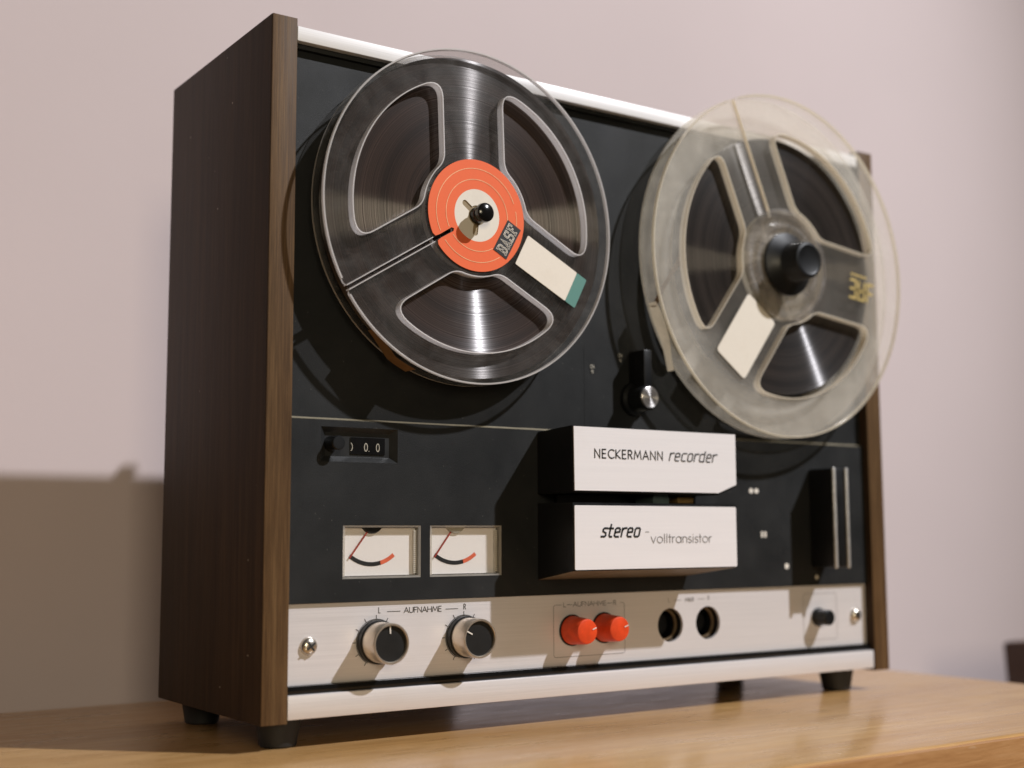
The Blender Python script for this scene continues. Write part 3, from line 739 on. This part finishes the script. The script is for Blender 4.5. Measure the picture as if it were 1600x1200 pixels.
mb.build('label_rings', simple('pale_label_line', (.90, .52, .27), .6), lb, smooth=False)
# maker's block on the label
ctr = polar(c, .0188, -29.5); ba = 61.0
ub, vb = Vector((math.cos(R(ba)), math.sin(R(ba)))), Vector((-math.sin(R(ba)), math.cos(R(ba))))
def pl(u, v): q = Vector(ctr) + ub * u + vb * v; return (q.x, q.y)
mb = MB(); mb.poly([[pl(-.0084, -.0041), pl(.0084, -.0041), pl(.0084, .0041), pl(-.0084, .0041)]], YF - .00062, YF - .0004); mb.build('maker_block', INK, lb, smooth=False)
SLAB = {'B': [[(.05, 0), (.55, 0), (.78, .12), (.78, .40), (.62, .5), (.78, .62), (.78, .88), (.55, 1), (.05, 1)], [(.22, 0), (.22, 1)], [(.22, .5), (.62, .5)]],
        'A': [[(.02, 0), (.28, 0)], [(.56, 0), (.88, 0)], [(.14, 0), (.42, 1), (.72, 0)], [(.26, .32), (.62, .32)]],
        'S': [[(.76, .72), (.76, 1), (.22, 1), (.10, .86), (.10, .62), (.22, .52), (.66, .48), (.78, .38), (.78, .14), (.64, 0), (.10, 0), (.10, .28)]],
        'F': [[(.78, .70), (.78, 1), (.05, 1)], [(.22, 1), (.22, 0)], [(.05, 0), (.44, 0)], [(.22, .5), (.56, .5)]]}
for wd, mtl, yy, nm in ((.00086, CREAMD, YF - .00070, 'maker_outline'), (.00022, INK, YF - .00078, 'maker_letters')):
    mb = MB()
    for k, ch in enumerate('BASF'):
        for line in SLAB[ch]:
            mb.ribbon([pl(-.0072 + .0038 * k + px * .0036, -.0026 + pz * .0052) for px, pz in line], wd, yy - .000005 * k)
    mb.build(nm, mtl, lb, smooth=False)
# sticker on the lower right spoke
def spoke_rect(c, a, r0, r1, hw, skew=0, rr=.0012):
    d = Vector((math.cos(R(a)), math.sin(R(a)))); nn = Vector((-d.y, d.x))
    out = []
    for u, v in rrect(r0, r1, -hw, hw, rr, 4):
        q = Vector(c) + d * (u) + nn * (v + skew * (u - r0)); out.append((q.x, q.y))
    return out
mb = MB(); mb.poly([spoke_rect(c, -27.3, .0278, .0598, .0080, 0, .0006)], YF - .00035, YF - .0001); st = mb.build('paper_sticker', CREAM, lr)
mb = MB(); mb.poly([spoke_rect(c, -27.3, .05985, .0662, .0080, 0, .0006)], YF - .00036, YF - .0001); mb.build('teal_band', TEAL, st)
# loose tape end at the lower left
mb = MB(); path = []
for i in range(13):
    t = i / 12; a = -132 + 19 * t; r = .0752 + .0036 * min(1, t * 1.7) ** 1.5
    x, z = polar(c, r, a); path.append((x, z, .0004 * math.sin(3 * t) - .0008 * t, .0012 * t))
strip(mb, path, YF + .0022, YB - .0022); mb.build('tape_end', LEADER, lr)

rr_, rfl = reel('tape_reel', 'dusty yellowed clear reel with blank cream sticker and black centre cap', SP_R, .0934, 113, .0208, .0325, .0722, .0085, .0700, .0300, CLEAR, EDGEC, RIMC, TAPED, 113, .066, .0090)
c = SP_R
mb = MB(); mb.lathe([(.0307, YF - .0004), (.0300, YF - .0012), (.0285, YF - .0016), (.0270, YF - .0012), (.0262, YF + .0006), (.0235, YF + .0010), (.0225, YF - .0012), (.0205, YF - .0015), (.0188, YF + .0010), (.0092, YF + .0010)], c, 64); mb.build('clear_hub_cap', HUBC, rr_)
mb = MB(); mb.poly([spoke_rect(c, -126.8, .0318, .0715, .0120, 0, .0020)], YF - .00038, YF - .0001); mb.build('paper_sticker', CREAMD, rr_)
# gold print seen from behind on the spoke
d = Vector((math.cos(R(-7)), math.sin(R(-7)))); nn = Vector((-d.y, d.x))
def pg(u, v): q = Vector(c) + d * u + nn * v; return (q.x, q.y)
mb = MB(); yg = YF - .00035
for line in ([(.0510, .0040), (.0555, .0040), (.0555, -.0062), (.0510, -.0062)], [(.0512, -.0010), (.0555, -.0010)], [(.0580, .0040), (.0580, -.0062), (.0625, -.0062), (.0625, .0040)], [(.0580, -.0012), (.0625, -.0012)], [(.0650, -.0062), (.0650, .0040), (.0695, .0040)], [(.0650, -.0012), (.0690, -.0012)]):
    mb.ribbon([pg(u, v) for u, v in line], .0014, yg)
for k in range(4): mb.ribbon([pg(.0512 + .0034 * k, .0072), pg(.0534 + .0034 * k, .0072)], .0012, yg)
mb.build('gold_lettering', GOLD, rr_, smooth=False)
# pale leader hanging out of the reel on its near side
mb = MB(); path = []
for i in range(15):
    t = i / 14; a = 197.5 + 21.5 * t; r = .0935 + .0052 * t - .0022 * math.sin(math.pi * t)
    x, z = polar(c, r, a); path.append((x, z, .0004 * math.sin(9 * t) + .0050 * max(0, t - .35) ** 1.2 + .002 * max(0, .15 - t) * 6, .0006 * math.sin(7 * t)))
strip(mb, path, YF + .0020, YB - .0018); mb.build('tape_leader', LEADW, rr_)
mb = MB(); path = []
for i in range(9):
    t = i / 8; a = 182 + 17 * t; r = .0702 + .0235 * t ** 1.3
    x, z = polar(c, r, a); path.append((x, z, .0004 * t, 0))
strip(mb, path, YF + .0035, YB - .0035); mb.build('tape_leader', LEADER, rr_)

# reel clamp cap on the take-up hub
cp = thing('reel_clamp', 'black stepped plastic cap clamping the dusty clear reel', 'reel clamp', (c[0], -.02, c[1] - .0172))
mb = MB(); mb.lathe([(0, -.0138), (.0168, -.0138), (.0172, -.0148), (.0170, -.0158), (.0120, -.0186), (.0104, -.0200)], c, 64); mb.build('clamp_flange', BLACK, cp)
mb = MB(); mb.lathe([(.0106, -.0196), (.0101, -.0210), (.0099, -.0290), (.0094, -.0302), (.0080, -.0306), (.0072, -.0302), (0, -.0300)], c, 64); mb.build('clamp_grip', BLACK, cp)
